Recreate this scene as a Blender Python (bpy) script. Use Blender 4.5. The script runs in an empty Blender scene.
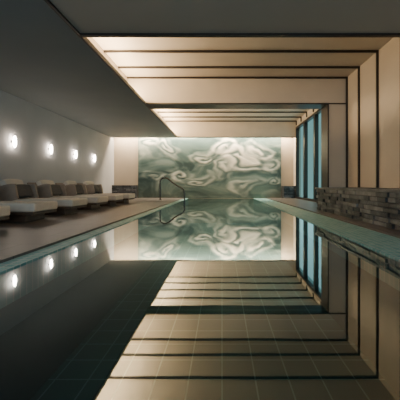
import bpy, bmesh, math, random
from mathutils import Vector, noise, Matrix
random.seed(4)
U=0.75; C=U
sc=bpy.context.scene
# ---------------------------------------------------------------- materials
def new_mat(name):
    m=bpy.data.materials.new(name); m.use_nodes=True
    nt=m.node_tree; b=nt.nodes['Principled BSDF']; return m,nt,b
def simple(name,col,rough=.6,metal=0,var=0.0,scale=8,bump=0.0,bscale=60,spec=.5):
    m,nt,b=new_mat(name)
    b.inputs['Roughness'].default_value=rough; b.inputs['Metallic'].default_value=metal
    b.inputs['Specular IOR Level'].default_value=spec
    tc=nt.nodes.new('ShaderNodeTexCoord')
    n=nt.nodes.new('ShaderNodeTexNoise'); n.inputs['Scale'].default_value=scale; n.inputs['Detail'].default_value=5
    nt.links.new(tc.outputs['Object'],n.inputs['Vector'])
    r=nt.nodes.new('ShaderNodeValToRGB')
    r.color_ramp.elements[0].position=.3; r.color_ramp.elements[1].position=.7
    r.color_ramp.elements[0].color=(*[c*(1-var) for c in col],1)
    r.color_ramp.elements[1].color=(*[min(1,c*(1+var)) for c in col],1)
    nt.links.new(n.outputs['Fac'],r.inputs['Fac']); nt.links.new(r.outputs['Color'],b.inputs['Base Color'])
    if bump>0:
        n2=nt.nodes.new('ShaderNodeTexNoise'); n2.inputs['Scale'].default_value=bscale; n2.inputs['Detail'].default_value=4
        nt.links.new(tc.outputs['Object'],n2.inputs['Vector'])
        bp=nt.nodes.new('ShaderNodeBump'); bp.inputs['Strength'].default_value=bump; bp.inputs['Distance'].default_value=.01
        nt.links.new(n2.outputs['Fac'],bp.inputs['Height']); nt.links.new(bp.outputs['Normal'],b.inputs['Normal'])
    return m
def tiles(name,c1,c2,grout,size,rough=.3,offset=0.0,ratio=1.0,mortar=.02,spec=.5):
    m,nt,b=new_mat(name); b.inputs['Roughness'].default_value=rough; b.inputs['Specular IOR Level'].default_value=spec
    tc=nt.nodes.new('ShaderNodeTexCoord'); mp=nt.nodes.new('ShaderNodeMapping')
    br=nt.nodes.new('ShaderNodeTexBrick'); br.offset=offset
    br.inputs['Color1'].default_value=(*c1,1); br.inputs['Color2'].default_value=(*c2,1); br.inputs['Mortar'].default_value=(*grout,1)
    br.inputs['Scale'].default_value=1; br.inputs['Brick Width'].default_value=size*ratio; br.inputs['Row Height'].default_value=size
    br.inputs['Mortar Size'].default_value=size*mortar; br.inputs['Mortar Smooth'].default_value=.2
    nt.links.new(tc.outputs['Object'],mp.inputs['Vector']); nt.links.new(mp.outputs['Vector'],br.inputs['Vector'])
    nt.links.new(br.outputs['Color'],b.inputs['Base Color'])
    return m
def emis(name,col,s):
    m,nt,b=new_mat(name); b.inputs['Base Color'].default_value=(*col,1)
    b.inputs['Emission Color'].default_value=(*col,1); b.inputs['Emission Strength'].default_value=s; return m

M_ceil=simple('ceiling_plaster_slate',(.20,.23,.24),.75,var=.06,scale=.6)
M_ceil2=simple('ceiling_plaster_taupe',(.42,.39,.345),.7,var=.05,scale=.6)
M_panel=simple('panel_cream',(.55,.49,.405),.55,var=.05,scale=1.2,bump=.08)
M_wall=simple('wall_plaster_grey',(.46,.46,.475),.8,var=.06,scale=1.0,bump=.1)
M_far=simple('wall_plaster_cream',(.5,.42,.32),.8,var=.06,scale=1.0)
M_bronze=simple('dark_bronze',(.035,.03,.028),.4,metal=.4,var=.1)
M_deck=tiles('deck_stone_tiles',(.115,.103,.095),(.135,.12,.11),(.065,.06,.055),.6,.42,.5,2.0,.012)
M_mosaic=tiles('teal_mosaic',(.12,.36,.36),(.24,.48,.47),(.40,.52,.50),.09,.5,0,1,.09,spec=.25)
M_pool=tiles('pool_tiles',(.045,.115,.13),(.05,.125,.14),(.22,.36,.38),.36,.35,0,1,.025)
M_poolw=simple('pool_wall_dark',(.03,.06,.065),.4,var=.1)
M_stone=[simple('slate_stone_dark',(.045,.05,.053),.38,var=.6,scale=4,bump=.6,bscale=25),
         simple('slate_stone_mid',(.10,.105,.11),.38,var=.6,scale=4,bump=.6,bscale=25),
         simple('slate_stone_light',(.19,.19,.185),.42,var=.5,scale=4,bump=.6,bscale=25)]
M_cush=simple('cushion_cream',(.68,.61,.52),.9,var=.04,scale=10,bump=.2,bscale=300)
M_back=simple('upholstery_taupe',(.33,.27,.22),.9,var=.08,scale=10,bump=.2,bscale=300)
M_pill=simple('pillow_charcoal',(.11,.10,.095),.9,var=.1,scale=20,bump=.2,bscale=300)
M_wood=simple('walnut_wood',(.10,.065,.045),.5,var=.3,scale=6)
M_steel=simple('brushed_steel',(.10,.095,.09),.25,metal=1,var=.05)
M_lamp=emis('lamp_glow',(1,.84,.68),60)

# water
M_water,nt,b=new_mat('still_water'); nt.nodes.remove(b)
out=nt.nodes['Material Output']
fr=nt.nodes.new('ShaderNodeFresnel'); fr.inputs['IOR'].default_value=1.33
mr=nt.nodes.new('ShaderNodeMapRange'); mr.inputs['From Min'].default_value=0; mr.inputs['From Max'].default_value=.5
mr.inputs['To Min'].default_value=.20; mr.inputs['To Max'].default_value=.86; mr.clamp=True
gl=nt.nodes.new('ShaderNodeBsdfGlossy'); gl.inputs['Roughness'].default_value=.015; gl.inputs['Color'].default_value=(.88,.97,1,1)
tr=nt.nodes.new('ShaderNodeBsdfTransparent'); tr.inputs['Color'].default_value=(.5,.82,.87,1)
mx=nt.nodes.new('ShaderNodeMixShader')
tc=nt.nodes.new('ShaderNodeTexCoord'); wn=nt.nodes.new('ShaderNodeTexNoise'); wn.inputs['Scale'].default_value=1.6; wn.inputs['Detail'].default_value=1
bp=nt.nodes.new('ShaderNodeBump'); bp.inputs['Strength'].default_value=.03; bp.inputs['Distance'].default_value=.02
nt.links.new(tc.outputs['Object'],wn.inputs['Vector']); nt.links.new(wn.outputs['Fac'],bp.inputs['Height']); nt.links.new(bp.outputs['Normal'],gl.inputs['Normal'])
nt.links.new(fr.outputs[0],mr.inputs['Value']); nt.links.new(mr.outputs[0],mx.inputs[0])
nt.links.new(tr.outputs[0],mx.inputs[1]); nt.links.new(gl.outputs[0],mx.inputs[2]); nt.links.new(mx.outputs[0],out.inputs['Surface'])

# ---------------------------------------------------------------- helpers
def link(o): sc.collection.objects.link(o); return o
def obj_from_bm(name,bm,mat,parent=None,smooth=False):
    me=bpy.data.meshes.new(name); bm.to_mesh(me); bm.free()
    o=link(bpy.data.objects.new(name,me))
    for mm in (mat if isinstance(mat,(list,tuple)) else [mat]): me.materials.append(mm)
    if smooth:
        for p in me.polygons: p.use_smooth=True
    if parent: o.parent=parent
    return o
def add_box(bm,x0,x1,y0,y1,z0,z1,mi=0):
    vs=[bm.verts.new((x,y,z)) for x in (x0,x1) for y in (y0,y1) for z in (z0,z1)]
    idx=[(0,1,3,2),(4,6,7,5),(0,4,5,1),(2,3,7,6),(0,2,6,4),(1,5,7,3)]
    fs=[bm.faces.new([vs[i] for i in f]) for f in idx]
    for f in fs: f.material_index=mi
    return vs
def box(name,x0,x1,y0,y1,z0,z1,mat,bevel=0,seg=3,parent=None):
    bm=bmesh.new(); add_box(bm,x0,x1,y0,y1,z0,z1); bmesh.ops.recalc_face_normals(bm,faces=bm.faces)
    if bevel>0: bmesh.ops.bevel(bm,geom=bm.edges[:],offset=bevel,segments=seg,profile=.6,affect='EDGES')
    return obj_from_bm(name,bm,mat,parent,smooth=bevel>0.015)
def boxes(name,lst,mat,parent=None):
    bm=bmesh.new()
    for b_ in lst: add_box(bm,*b_)
    bmesh.ops.recalc_face_normals(bm,faces=bm.faces)
    return obj_from_bm(name,bm,mat,parent)
def empty(name,loc):
    e=bpy.data.objects.new(name,None); e.location=loc; link(e); return e

ZC=4.43*U; ZN=5.56*U; XL=-8*U; XN=5.3*U; XP=4.48*U; XE=-3.24*U; XK=-4.0*U
Y0=-3.0; YF=16.67; YB1=5.13; YM0=9.53; YM1=10.13; YE=16.2
ZD=.04
# ---------------------------------------------------------------- shell
box('wall_left',XL-.2,XL,Y0,YF+.2,-.3,ZN+.2,M_wall)
box('wall_far',XL,XN+.2,YF,YF+.2,-1.5,ZN+.2,M_far)
WY0,WY1,WZ1=11.2,15.95,ZN-.35
boxes('wall_right',[(XN,XN+.2,Y0,WY0,-.3,ZN+.2),(XN,XN+.2,WY1,YF,-.3,ZN+.2),(XN,XN+.2,WY0,WY1,WZ1,ZN+.2),(XN,XN+.2,WY0,WY1,-.3,ZD)],M_panel)
boxes('wall_back',[(XL,-4,Y0-.2,Y0,-.3,ZN+.2),(3,XN+.2,Y0-.2,Y0,-.3,ZN+.2),(-4,3,Y0-.2,Y0,-1.5,.5),(-4,3,Y0-.2,Y0,2.8,ZN+.2)],M_wall)
boxes('window_4',[(-4,3,Y0-.12,Y0-.06,.5,.56),(-4,3,Y0-.12,Y0-.06,2.74,2.8)]+[(x,x+.06,Y0-.12,Y0-.06,.5,2.8) for x in (-4,-2.3,-.6,1.2,2.94)],M_bronze)  # unseen window behind the camera, added to let ambient light in
box('ceiling_left',XL,XE,Y0,YE,ZC,ZC+.08,M_ceil)
box('ceiling_front',XE,XN,Y0,YB1,ZC,ZC+.6,M_ceil2)
box('ceiling',XL,XN+.2,Y0,YF,ZN,ZN+.2,M_panel)
boxes('ceiling_upstand',[(XK-.1,XK,YB1,YE,ZC+.08,ZN)],M_panel)
boxes('ceiling_beam',[(XK,XN,YM0,YM1,ZC+.03,ZN),(XP+.03,XN,YM0,YM1,ZD,ZC+.03)],M_panel)
box('ceiling_far_drop',XL,XN,YE-.04,YE,ZC-.02,ZN,M_panel)
boxes('trim_1',[(XE-.02,XE+.03,Y0,YB1+.03,ZC-.035,ZC),(XE,XN,YB1-.05,YB1+.03,ZC-.035,ZC),(XE-.02,XE+.02,YB1+.03,YE-.05,ZC-.025,ZC)],M_bronze)
boxes('trim_2',[(XE+.02,XN,YM0-.02,YM1,ZC-.01,ZC+.03),(XP-.01,XP+.03,YM0-.02,YM1,ZD,ZC-.01)],M_bronze)
boxes('trim_3',[(XE+.02,XN,YE-.06,YE-.04,ZC-.03,ZC+.02)],M_bronze)
ti=4
ribs=[5.56,6.6,7.63,8.66,9.49]+[10.95,11.98,13.0,14.0,15.0,15.95]
for y in ribs:
    w=.026
    zb=.68 if y<9 else ZD
    if y<11: wl=[(XN-.05,XN,y-w,y+w,zb,ZN-.05)]
    else: wl=[(XN-.05,XN,y-w,y+w,WZ1+.1,ZN-.05)]
    boxes('trim_%d'%ti,[(XK,XN,y-w,y+w,ZN-.05,ZN)]+wl,M_bronze); ti+=1
# ---------------------------------------------------------------- windows on right
edges=[WY0,12.75,14.35,WY1]
for i in range(3):
    a,b_=edges[i],edges[i+1]; fx0,fx1=XN-.06,XN+.10; t=.10
    e=empty('window_%d'%(i+1),(XN+.06,(a+b_)/2,ZD))
    L=[(fx0,fx1,a,a+t,ZD,WZ1),(fx0,fx1,b_-t,b_,ZD,WZ1),(fx0,fx1,a+t,b_-t,ZD,ZD+t),(fx0,fx1,a+t,b_-t,WZ1-t,WZ1)]
    o=boxes('frame',L,M_bronze); o.parent=e; o.matrix_parent_inverse=Matrix.Translation(-e.location)
# ---------------------------------------------------------------- floors, pool
PXL=-2.5*U; PXR=2.34*U; GL=-2.78*U; XS=3.6*U
boxes('floor',[(XL,GL,Y0,YF,-.3,ZD),(XS-.25,XN,Y0,YF,-.3,ZD),(GL,XS-.25,Y0,-1.5,-.3,ZD)],M_deck)
boxes('pool_overflow_gutter',[(GL,PXL,-1.5,YF-.005,-.3,.012),(PXR,XS-.25,-1.5,YF-.005,-.3,.012)],M_mosaic)
box('pool_floor',PXL,PXR,-1.5,YF,-1.5,-1.35,M_pool)
boxes('pool_walls',[(PXL-.15,PXL,-1.5,YF,-1.5,-.3),(PXR,PXR+.15,-1.5,YF,-1.5,-.3),(PXL,PXR,-1.65,-1.5,-1.5,-.02)],M_poolw)
bm=bmesh.new(); vs=[bm.verts.new(p) for p in [(PXL,-1.5,0),(PXR,-1.5,0),(PXR,YF,0),(PXL,YF,0)]]; bm.faces.new(vs)
obj_from_bm('pool_water',bm,M_water)
# ---------------------------------------------------------------- ledgestone
def ledgestone(name,axis,face,a0,a1,z0,z1,back,sgn):
    bm=bmesh.new()
    rows=max(2,round((z1-z0-.05)/.085)); rh=(z1-.05-z0)/rows
    for r in range(rows):
        p=a0
        while p<a1-1e-4:
            l=random.uniform(.16,.5); q=min(a1,p+l)
            if a1-q<.1: q=a1
            d=random.uniform(0,.06); g=.006; mi=random.choice((0,0,1,1,2))
            zz0=z0+r*rh+g; zz1=z0+(r+1)*rh-g
            if axis=='y': add_box(bm,face+d,face+.12,p+g,q-g,zz0,zz1,mi)
            else: add_box(bm,p+g,q-g,face+d,face+.12,zz0,zz1,mi)
            p=q
    if axis=='y':
        add_box(bm,face+.08,back,a0,a1,z0,z1-.05); add_box(bm,face-.01,back,a0-.005,a1+.005,z1-.05,z1,1)
    else:
        add_box(bm,a0,a1,face+.08,back,z0,z1-.05); add_box(bm,a0,a1,face-.01,back,z1-.05,z1,1)
    bmesh.ops.recalc_face_normals(bm,faces=bm.faces)
    return obj_from_bm(name,bm,M_stone)
ledgestone('stone_ledge','y',XS,Y0+.02,8.65,ZD,.68,XN-.055,-1)
ledgestone('stone_plinth','x',16.0,4.4*U,XN-.01,ZD,.70,YF-.01,-1)
ledgestone('stone_wall_base','x',16.3,XL+.01,-6.25*U,ZD,.74,YF-.01,-1)
# ---------------------------------------------------------------- mural (carved cloud relief)
MX0,MX1,MZ0,MZ1=-6.2*U,4.37*U,.02,3.40
W,H=MX1-MX0,MZ1-MZ0
NX,NZ=600,260
asp=W/H
clouds=[(.46,.66,.20,.75),(.60,.76,.28,1.1),(.71,.62,.34,1.2),(.84,.76,.24,1.0),(.86,.54,.2,.8),(.60,.46,.22,.75),
        (.08,.82,.22,.7),(.22,.80,.18,.7),(.30,.38,.26,.65),(.46,.28,.2,.6),(.10,.34,.2,.45),(.74,.20,.24,.55),(.92,.26,.18,.5)]
def mural_f(u,v):
    X,Y=u*asp,v
    p=Vector((X*1.1,Y*1.9,1.3))
    w=Vector((noise.noise(p*1.5),noise.noise(p*1.5+Vector((7,3,1))),0))
    w2=Vector((noise.noise(p*4.5+Vector((1,9,4))),noise.noise(p*4.5+Vector((5,2,8))),0))
    w3=Vector((noise.noise(p*10+Vector((1,9,4))),noise.noise(p*10+Vector((5,2,8))),0))
    n1=noise.fractal(p*1.4+w*.9,1.0,2.0,5)
    n2=noise.fractal(Vector((X*2.6,Y*5.5,4))+w*1.8,1.0,2.0,5)
    X+=w.x*.26+w2.x*.07+w3.x*.02; Y+=w.y*.17+w2.y*.05+w3.y*.015
    tot=0; sw=0; mx_=0
    for (cu,cv,r,a) in clouds:
        dx,dy=X-cu*asp,(Y-cv)*1.7
        th=math.atan2(dy,dx); d=math.hypot(dx,dy)/r
        if d<1.5:
            t=min(1,max(0,(1.4-d)/.8)); s=t*t*(3-2*t)*a
            sp=.5+.5*math.cos(d*8.5-th*1.0+cu*13+n1*2.2)
            tot=max(tot,s); sw+=s*sp; mx_+=s
    sp=sw/mx_ if mx_>1e-4 else .5
    m=tot*(.42+.58*sp)+n2*.30
    stre=.5+.5*math.sin(Y*30+X*2.0+n1*7.0)
    return n1,n2,stre,max(0,min(1.2,m)),sp,tot
bm=bmesh.new(); cl=bm.loops.layers.color.new('Col'); grid=[]
cols={}
def lerp(a,b,t): t=max(0,min(1,t)); return tuple(a[i]*(1-t)+b[i]*t for i in range(3))
for j in range(NZ+1):
    row=[]
    for i in range(NX+1):
        u,v=i/NX,j/NZ; n1,n2,st,m,sp,tot=mural_f(u,v)
        h=.012+.022*m+.006*(n1+.5)+.002*st
        edge=min(1,min(u,1-u)*30,min(v,1-v)*15)
        vtx=bm.verts.new((MX0+u*W,YF-.046-max(0,h)*edge,MZ0+v*H)); row.append(vtx)
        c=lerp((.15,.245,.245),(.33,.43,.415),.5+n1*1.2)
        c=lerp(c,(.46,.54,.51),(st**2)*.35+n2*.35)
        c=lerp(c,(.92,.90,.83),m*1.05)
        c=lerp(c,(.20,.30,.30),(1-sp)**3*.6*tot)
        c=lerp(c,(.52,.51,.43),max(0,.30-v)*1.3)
        cols[vtx]=c
    grid.append(row)
for j in range(NZ):
    for i in range(NX):
        f=bm.faces.new((grid[j][i],grid[j][i+1],grid[j+1][i+1],grid[j+1][i])); f.smooth=True
        for l in f.loops: l[cl]=(*cols[l.vert],1)
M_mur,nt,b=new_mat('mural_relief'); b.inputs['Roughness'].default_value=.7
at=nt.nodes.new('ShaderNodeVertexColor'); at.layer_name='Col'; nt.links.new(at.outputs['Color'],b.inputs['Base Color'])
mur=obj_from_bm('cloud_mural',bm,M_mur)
bx=boxes('mural_backing',[(MX0,MX1,YF-.04,YF-.005,MZ0,MZ1)],M_far); bx.parent=mur
# ---------------------------------------------------------------- lights
def area(name,loc,sx,sy,power,col,rot):
    l=bpy.data.lights.new(name,'AREA'); l.shape='RECTANGLE'; l.size=sx; l.size_y=sy; l.energy=power; l.color=col
    o=bpy.data.objects.new(name,l); o.location=loc; o.rotation_euler=rot; link(o); return o
warm=(1,.71,.42)
def cove(name,y0,y1,p):
    d=Vector((1,0,1.1)); q=d.to_track_quat('-Z','Y')
    o=area(name,(XK+.10,(y0+y1)/2,ZC+.16),.1,(y1-y0)-.1,p,warm,q.to_euler())
    lx=q@Vector((1,0,0))
    if abs(lx.y)>.5: o.data.size,o.data.size_y=(y1-y0)-.1,.1
    return o
cove('cove_light',YB1,YM0,270)
cove('cove_light',YM1,YE-.05,480)
area('mural_wash_light',((XL+XN)/2,YF-.34,ZC+.16),XN-XL-.3,.12,620,(1,.79,.56),(math.radians(14),0,0))
boxes('led_strip_fitting',[(XL+.1,XN-.1,YF-.42,YF-.24,ZC+.2,ZC+.24)],M_bronze)
area('window_daylight',(-.5,Y0-.05,1.7),6.5,2.2,180,(.73,.88,1),(math.radians(90),0,0))  # unseen fill light behind the camera, added to brighten the hall
area('window_daylight',(XN+.15,(WY0+WY1)/2,1.9),3.4,WY1-WY0,32,(.45,.82,.84),(0,math.radians(90),0))
for d in (8.57,10.4,12.16,13.95):
    z=C+1.65*U
    e=empty('wall_sconce',(XL,d,z))
    bm=bmesh.new(); bmesh.ops.create_uvsphere(bm,u_segments=24,v_segments=16,radius=1)
    bmesh.ops.scale(bm,vec=(.045,.05,.17),verts=bm.verts)
    g=obj_from_bm('glass_shade',bm,M_lamp,e,True); g.location=(.08,0,0)
    bm=bmesh.new(); bmesh.ops.create_cone(bm,cap_ends=True,segments=32,radius1=.05,radius2=.045,depth=.05)
    bmesh.ops.rotate(bm,cent=(0,0,0),matrix=Matrix.Rotation(math.pi/2,3,'Y'),verts=bm.verts)
    p=obj_from_bm('backplate',bm,M_wall,e); p.location=(.025,0,0)
# ---------------------------------------------------------------- loungers
def cushion(name,sx,sy,sz,mat,parent,loc,rot=(0,0,0),r=.05):
    bm=bmesh.new(); add_box(bm,-sx/2,sx/2,-sy/2,sy/2,-sz/2,sz/2); bmesh.ops.recalc_face_normals(bm,faces=bm.faces)
    bmesh.ops.subdivide_edges(bm,edges=bm.edges[:],cuts=5,use_grid_fill=True)
    for v in bm.verts:
        u,w,t=v.co.x/(sx/2),v.co.y/(sy/2),v.co.z/(sz/2)
        v.co.z*=1+.16*(1-u*u)*(1-w*w)
    o=obj_from_bm(name,bm,mat,parent,True)
    o.location=loc; o.rotation_euler=rot
    b_=o.modifiers.new('b','BEVEL'); b_.width=min(r,sz*.4); b_.segments=4; b_.limit_method='ANGLE'; b_.angle_limit=1.0
    return o
def lounger(y):
    e=empty('sun_lounger',(-4.7*U,y,ZD))
    Wd=.82; L=1.95
    box('base_plinth',-L+.15,-.22,-Wd/2+.10,Wd/2-.10,0,.14,M_wood,.01,parent=e)
    box('platform',-L,-.02,-Wd/2,Wd/2,.14,.20,M_wood,.012,parent=e)
    cushion('seat_mattress',1.42,Wd-.02,.17,M_cush,e,(-.70,0,.285))
    cushion('head_mattress',.52,Wd-.02,.17,M_cush,e,(-1.62,0,.285))
    sh=box('back_shell',-.05,.0,-Wd/2,Wd/2,0,.62,M_back,.02,parent=e)
    sh.location=(-1.72,0,.21); sh.rotation_euler=(0,-.38,0)
    for s in (-1,1):
        cushion('arm_wing',.42,.07,.36,M_back,e,(-1.52,s*(Wd/2-.03),.52),(0,-.2,0),.03)
    cushion('back_cushion',.15,Wd-.16,.56,M_cush,e,(-1.62,0,.56),(0,-.38,0))
    cushion('bolster_pillow',.14,.56,.30,M_pill,e,(-1.44,0,.56),(0,-.38,0))
for i in range(6): lounger(4.6+1.43*i)
# ---------------------------------------------------------------- handrail
def tube(name,pts,r,mat,parent=None):
    cu=bpy.data.curves.new(name,'CURVE'); cu.dimensions='3D'; cu.bevel_depth=r; cu.bevel_resolution=5; cu.use_fill_caps=True
    s=cu.splines.new('POLY'); s.points.add(len(pts)-1)
    for i,p in enumerate(pts): s.points[i].co=(*p,1)
    o=link(bpy.data.objects.new(name,cu)); cu.materials.append(mat)
    if parent: o.parent=parent
    return o
def smooth_path(P,n=10):
    out=[]
    for i in range(len(P)-1):
        p0=Vector(P[max(i-1,0)]);p1=Vector(P[i]);p2=Vector(P[i+1]);p3=Vector(P[min(i+2,len(P)-1)])
        for k in range(n):
            t=k/n; out.append(.5*((2*p1)+(-p0+p2)*t+(2*p0-5*p1+4*p2-p3)*t*t+(-p0+3*p1-3*p2+p3)*t**3))
    out.append(Vector(P[-1])); return out
hr=empty('pool_handrail',(0,0,0))
for yy in (14.2,):
    x0=-3.9*U; x1=-2.4*U
    P=[(x0,yy,ZD),(x0,yy,.5),(x0,yy,.92),(x0+.08,yy,1.04),(x0+.22,yy,1.08),(x0+.38,yy,1.03),(x0+.7,yy,.78),(x1-.08,yy,.58),(x1,yy,.46),(x1+.02,yy,.3),(x1+.02,yy,-.6)]
    tube('rail_tube',smooth_path(P),.034,M_steel,hr)
    bm=bmesh.new(); bmesh.ops.create_cone(bm,cap_ends=True,segments=24,radius1=.08,radius2=.07,depth=.02)
    f=obj_from_bm('foot_flange',bm,M_steel,hr); f.location=(x0,yy,ZD+.01)
# ---------------------------------------------------------------- world + camera
w=bpy.data.worlds.new('World'); sc.world=w; w.use_nodes=True
bg=w.node_tree.nodes['Background']; bg.inputs[0].default_value=(.28,.60,.60,1); bg.inputs[1].default_value=.6
cam=bpy.data.cameras.new('camera'); co=link(bpy.data.objects.new('camera',cam))
co.location=(0,0,C); co.rotation_euler=(math.radians(90),0,0)
cam.lens=27; cam.sensor_width=36; cam.shift_x=-.055; cam.shift_y=-.0375; cam.clip_start=.02
sc.camera=co
